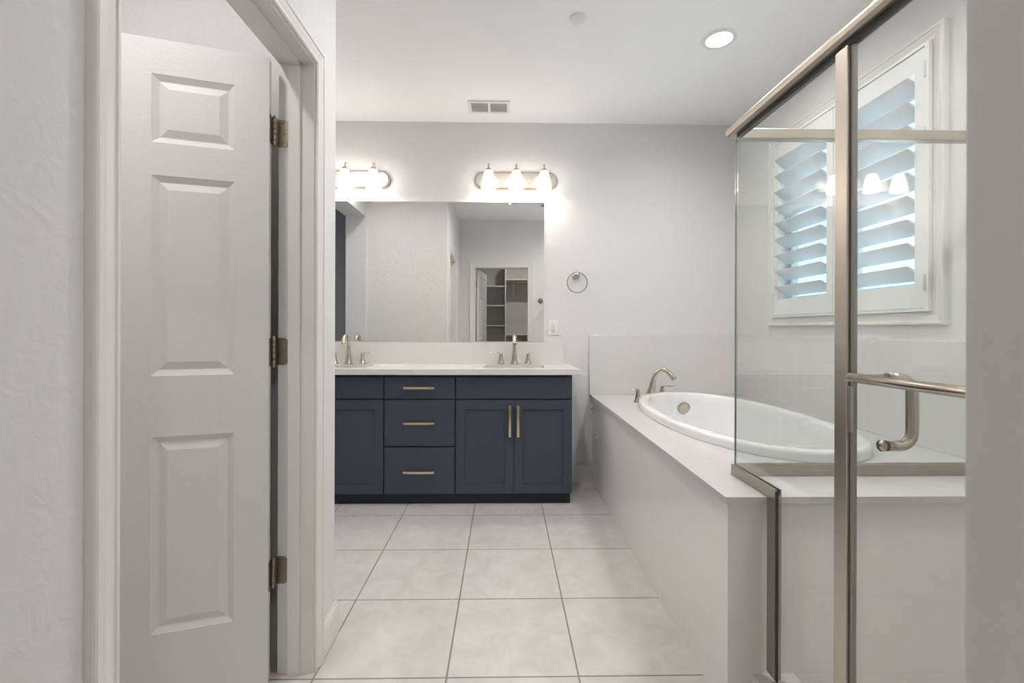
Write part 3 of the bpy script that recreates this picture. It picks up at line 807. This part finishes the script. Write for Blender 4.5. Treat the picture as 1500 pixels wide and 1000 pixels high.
# ------------------------------------------------------------------ shower enclosure
SX = 0.809
th = thing('shower_enclosure', 'framed glass shower enclosure with nickel rails at the end of the tub', 'shower', (SX, 1.0, 0))
bm = new_bm(); box(bm, 0.775, 0.905, YF, DY0 + 0.02, 0.0, 0.135)
obj('curb', bm, MAT['quartz'], th)
G0, G1 = SX + 0.005, SX + 0.013
YR = 1.592
bm = new_bm(); prism(bm, [(1.072, 0.155), (1.3395, 0.155), (1.3395, 0.715), (YR - 0.004, 0.715), (YR - 0.004, 1.8715), (1.072, 1.8715)], 'x', G0, G1)
for v in bm.verts: v.co.x -= 0.0115 * (v.co.y - 1.33)      # the panel stands a hair out of line with the door
obj('fixed_glass', bm, MAT['shower_glass'], th)
bm = new_bm(); box(bm, G1 + 0.002, XR - 0.023, YR, YR + 0.008, 0.715, 1.8735); obj('return_glass', bm, MAT['shower_glass'], th)
bm = new_bm()
hp = [(SX - 0.010, 1.884), (SX - 0.019, 1.890), (SX - 0.022, 1.899), (SX - 0.020, 1.909), (SX - 0.012, 1.918), (SX + 0.002, 1.921), (SX + 0.012, 1.917), (SX + 0.018, 1.906), (SX + 0.018, 1.884)]
prism(bm, hp, 'y', YF, YR + 0.018)
hr = obj('header_rail', bm, MAT['brushed'], th)
for f in hr.data.polygons: f.use_smooth = len(f.vertices) == 4 and f.normal.z > 0.1
bm = new_bm(); box(bm, G0 - 0.003, G1 + 0.006, YF + 0.002, YR - 0.016, 1.872, 1.8838); obj('gasket', bm, MAT['dark'], th)
bm = new_bm(); bbox(bm, SX + 0.018, XR - 0.001, YR - 0.012, YR + 0.022, 1.874, 1.908, 0.002); obj('return_rail', bm, MAT['satin'], th)
bm = new_bm(); bbox(bm, SX - 0.002, G0 - 0.0003, 1.3405, YR + 0.012, ZD + 0.0005, 0.728, 0.0006)
bbox(bm, G1 + 0.0003, G1 + 0.005, 1.3405, YR - 0.014, ZD + 0.0005, 0.728, 0.0006); box(bm, G0 - 0.0003, G1 + 0.0003, 1.3405, YR + 0.012, ZD + 0.0005, 0.714)
obj('deck_channel', bm, MAT['satin'], th)
bm = new_bm(); bbox(bm, SX - 0.002, G1 + 0.005, 1.3405, 1.3825, 0.1605, 0.6905, 0.0006)
obj('side_channel', bm, MAT['satin'], th)
bm = new_bm(); box(bm, G0 - 0.005, G0 - 0.0003, 1.334, 1.3402, 0.1605, 0.722); obj('gasket', bm, MAT['dark'], th)
bm = new_bm(); box(bm, G0 - 0.0005, G0 + 0.004, YR - 0.0038, YR + 0.0015, 0.729, 1.872)
obj('glass_edge', bm, MAT['glass_edge'], th)
bm = new_bm(); bbox(bm, G1 + 0.006, XR - 0.021, YR - 0.014, YR + 0.022, ZD + 0.0005, 0.728, 0.0015); obj('return_channel', bm, MAT['satin'], th)
bm = new_bm(); bbox(bm, SX - 0.010, SX + 0.030, YF, 1.3395, 0.1355, 0.160, 0.0015); obj('sill_channel', bm, MAT['brushed'], th)
bm = new_bm(); bbox(bm, SX - 0.006, SX + 0.017, 1.0538, 1.0947, 0.1605, 1.8715, 0.0025); obj('post', bm, MAT['brushed'], th)
# pivot door with outside towel bar and inside pull
bm = new_bm(); box(bm, G0, G1, 0.385, 1.044, 0.175, 1.866); dr = obj('shower_door', bm, MAT['shower_glass'], th)
bm = new_bm(); bbox(bm, SX + 0.001, SX + 0.012, 1.0442, 1.0525, 0.172, 1.868, 0.001); obj('strike_strip', bm, MAT['seal'], dr)
bm = new_bm(); bbox(bm, SX - 0.005, SX + 0.0005, 1.041, 1.0525, 0.967, 1.072, 0.001); obj('latch_plate', bm, MAT['brushed'], dr)
bm = new_bm(); bbox(bm, SX - 0.004, SX + 0.026, YF + 0.001, 0.384, 0.1605, 1.8835, 0.002); obj('hinge_rail', bm, MAT['brushed'], dr)
bm = new_bm(); bx0 = SX - 0.052
tube(bm, [(bx0, 0.987, 1.100), (bx0, 0.983, 1.100), (bx0, 0.70, 1.102), (bx0, 0.45, 1.104), (bx0, 0.446, 1.104)], [0.006, 0.0105, 0.0105, 0.0105, 0.006], n=16)
for y in (0.965, 0.475): tube(bm, [(bx0, y, 1.10), (G0, y, 1.10)], 0.009, n=12)
obj('towel_bar', bm, MAT['nickel'], dr)
bm = new_bm(); yh = 0.965; xo = G1 + 0.056; zt, zb = 1.100, 0.955
pts = [(G1, yh, zt), (xo - 0.028, yh, zt)] + [(xo - 0.028 + 0.028 * math.sin(a), yh, zt - 0.028 + 0.028 * math.cos(a)) for a in (0.3, 0.6, 0.9, 1.2, PI / 2)]
pts += [(xo - 0.028 + 0.028 * math.cos(a), yh, zb + 0.028 - 0.028 * math.sin(a)) for a in (0.0, 0.35, 0.7, 1.05, 1.3)] + [(xo - 0.028, yh, zb), (G1, yh, zb)]
tube(bm, pts, 0.0115, n=16); lathe(bm, [(0.0125, 0), (0.0125, 0.004), (0, 0.005)], T(G0, yh, zb) @ RY(-PI / 2), n=20)
obj('pull_handle', bm, MAT['nickel'], dr)

# ------------------------------------------------------------------ ceiling fittings
def recessed(x, y, label, watts=CAN_W, z=ZC, col=NEUTRAL):
    th = thing('recessed_light', label, 'ceiling light', (x, y, z - 0.012), 'recessed ceiling lights')
    bm = new_bm(); lathe(bm, [(0.068, -0.008), (0.074, -0.010), (0.090, -0.007), (0.094, -0.001), (0.094, -0.0002)], T(x, y, z), n=40, cap=False); obj('trim_ring', bm, MAT['plastic'], th)
    bm = new_bm(); lathe(bm, [(0.069, -0.008), (0.040, -0.0105), (0, -0.011)], T(x, y, z), n=40, cap=False); obj('lens', bm, MAT['lens_glow'], th)
    ld = bpy.data.lights.new('can_light', 'AREA'); ld.shape = 'DISK'; ld.size = 0.13; ld.energy = watts; ld.color = col; ld.spread = math.radians(160)
    lo = bpy.data.objects.new('can_light', ld); COL.objects.link(lo); lo.parent = th; lo.location = (0, 0, -0.002)
    return th
recessed(1.193, 2.515, 'round recessed ceiling light lit above the bathtub', CAN_W * 0.62)
recessed(0.10, 1.98, 'added unseen fill light above the middle of the room, just above the frame', CAN_W * 1.0)  # this and the lamps below are unseen, added as fill light
recessed(1.33, 0.95, 'added unseen fill light inside the shower, above the frame', CAN_W * 1.2)
recessed(-1.15, 0.85, 'added unseen fill light in the toilet room behind the open door', CAN_W * 0.64)
recessed(-1.34, 2.62, 'added unseen fill light above the alcove at the left sink', CAN_W * 0.6)
recessed(0.35, -0.80, 'added unseen fill light in the closet behind the camera', CAN_W * 0.8)  # added to brighten the closet in the mirror
recessed(-3.2, 2.9, 'added unseen fill light in the bedroom beyond the passage', CAN_W * 0.7)  # added to lift the dark bedroom in the mirror
bm = new_bm(); lathe(bm, [(0.043, -0.0002), (0.043, -0.006), (0.040, -0.009), (0, -0.010)], T(0.38, 2.365, ZC), n=32, cap=False)
tag(obj('sprinkler_cover', bm, MAT['plastic']), 'small round white sprinkler cover on the ceiling near the top of the picture', 'sprinkler cover')

def ceiling_vent(x0, x1, y0, y1, label, gm='vent'):
    th = thing('ceiling_vent', label, 'vent', ((x0 + x1) / 2, (y0 + y1) / 2, ZC - 0.012))
    bm = new_bm(); c = (x0 + x1) / 2; w = 0.022
    for a, b2, d, e in ((x0, x0 + w, y0, y1), (x1 - w, x1, y0, y1), (x0 + w, x1 - w, y0, y0 + w), (x0 + w, x1 - w, y1 - w, y1), (c - 0.009, c + 0.009, y0 + w, y1 - w)):
        box(bm, a, b2, d, e, ZC - 0.010, ZC - 0.0003)
    obj('vent_frame', bm, MAT['plastic'], th)
    for a, b2 in ((x0 + w, c - 0.009), (c + 0.009, x1 - w)):
        bm = new_bm(); n = 12
        box(bm, a, b2, y0 + w, y1 - w, ZC - 0.0015, ZC - 0.0003)
        for k in range(n):
            yy = y0 + w + (y1 - y0 - 2 * w) * (k + 0.5) / n
            box(bm, a, b2, -0.006, 0.006, -0.0006, 0.0006, T(0, yy, ZC - 0.006) @ RX(math.radians(18)))
        obj('grille', bm, MAT[gm], th)
ceiling_vent(-0.262, 0.040, 3.235, 3.412, 'white ceiling air vent with two grilles above the mirror')
ceiling_vent(0.46, 0.72, 1.12, 1.27, 'ceiling vent seen at the top right corner of the mirror', 'steel')

th = thing('robe_hook', 'round dark nickel robe hook seen at the right edge of the mirror', 'hook', (0.545, YF, 1.62))
bm = new_bm(); lathe(bm, [(0.038, 0), (0.038, 0.006), (0.030, 0.012), (0.012, 0.016), (0.012, 0.034), (0.026, 0.042), (0.028, 0.050), (0.018, 0.057), (0, 0.058)], T(0.545, YF, 1.622) @ RX(-PI / 2), n=24)
obj('knob', bm, MAT['steel'], th)

# ------------------------------------------------------------------ closet (seen in the mirror)
cg = 'white closet shelves behind the camera'
bm = new_bm(); box(bm, 0.02, 0.04, -1.75, -1.385, 0, 2.45); tag(obj('closet_partition', bm, MAT['trim']), 'white upright closet partition between shelves and rods, seen in the mirror', 'closet partition')
for i, z in enumerate((2.01, 1.647, 1.272, 0.897, 0.52)):
    bm = new_bm(); bbox(bm, -1.20, 0.02, -1.75, -1.40, z - 0.018, z, 0.001)
    tag(obj('closet_shelf', bm, MAT['trim']), 'white closet shelf left of the partition, ' + ('topmost of five', 'second from the top', 'third from the top', 'fourth from the top', 'lowest of five')[i], 'shelf', cg)
for z, w in ((2.14, 'upper'), (1.10, 'lower')):
    bm = new_bm(); bbox(bm, 0.04, 1.30, -1.75, -1.44, z - 0.018, z, 0.001); tag(obj('closet_shelf', bm, MAT['trim']), w + ' white closet shelf over a hanging rod, right of the partition', 'shelf', cg)
    th = thing('closet_rod', w + ' brown wooden closet hanging rod right of the partition', 'closet rod', (0.67, -1.47, z - 0.10))
    bm = new_bm(); tube(bm, [(0.04, -1.47, z - 0.075), (1.30, -1.47, z - 0.075)], 0.017, n=14); obj('rod', bm, MAT['wood'], th)
    bm = new_bm(); box(bm, 0.175, 0.195, -1.75, -1.738, z - 0.30, z - 0.018); prism(bm, [(-1.738, z - 0.30), (-1.738, z - 0.27), (-1.48, z - 0.092), (-1.455, z - 0.092)], 'x', 0.18, 0.19); box(bm, 0.18, 0.19, -1.74, -1.45, z - 0.030, z - 0.018)
    obj('bracket', bm, MAT['plastic'], th)

# ------------------------------------------------------------------ outside the window
bm = new_bm(); box(bm, 2.1, 40, -25, 45, -3.1, -3.0); g = obj('ground', bm, MAT['dirt']); g['kind'] = 'structure'
th = thing('neighbor_house', 'neighbouring house with hipped roof seen through the shutter louvers', 'house', (17, 14, -3.0))
bm = new_bm(); box(bm, 13, 22, 4, 28, -3.0, 2.6); obj('house_wall', bm, MAT['stucco'], th)
bm = new_bm()
e = [bm.verts.new(p) for p in ((12.4, 3.4, 2.6), (22.6, 3.4, 2.6), (22.6, 28.6, 2.6), (12.4, 28.6, 2.6))]; r2 = [bm.verts.new(p) for p in ((17.5, 8.5, 5.2), (17.5, 23.5, 5.2))]
bm.faces.new(e); bm.faces.new((e[0], e[1], r2[0])); bm.faces.new((e[1], e[2], r2[1], r2[0])); bm.faces.new((e[2], e[3], r2[1])); bm.faces.new((e[3], e[0], r2[0], r2[1]))
obj('house_roof', bm, MAT['roof'], th)
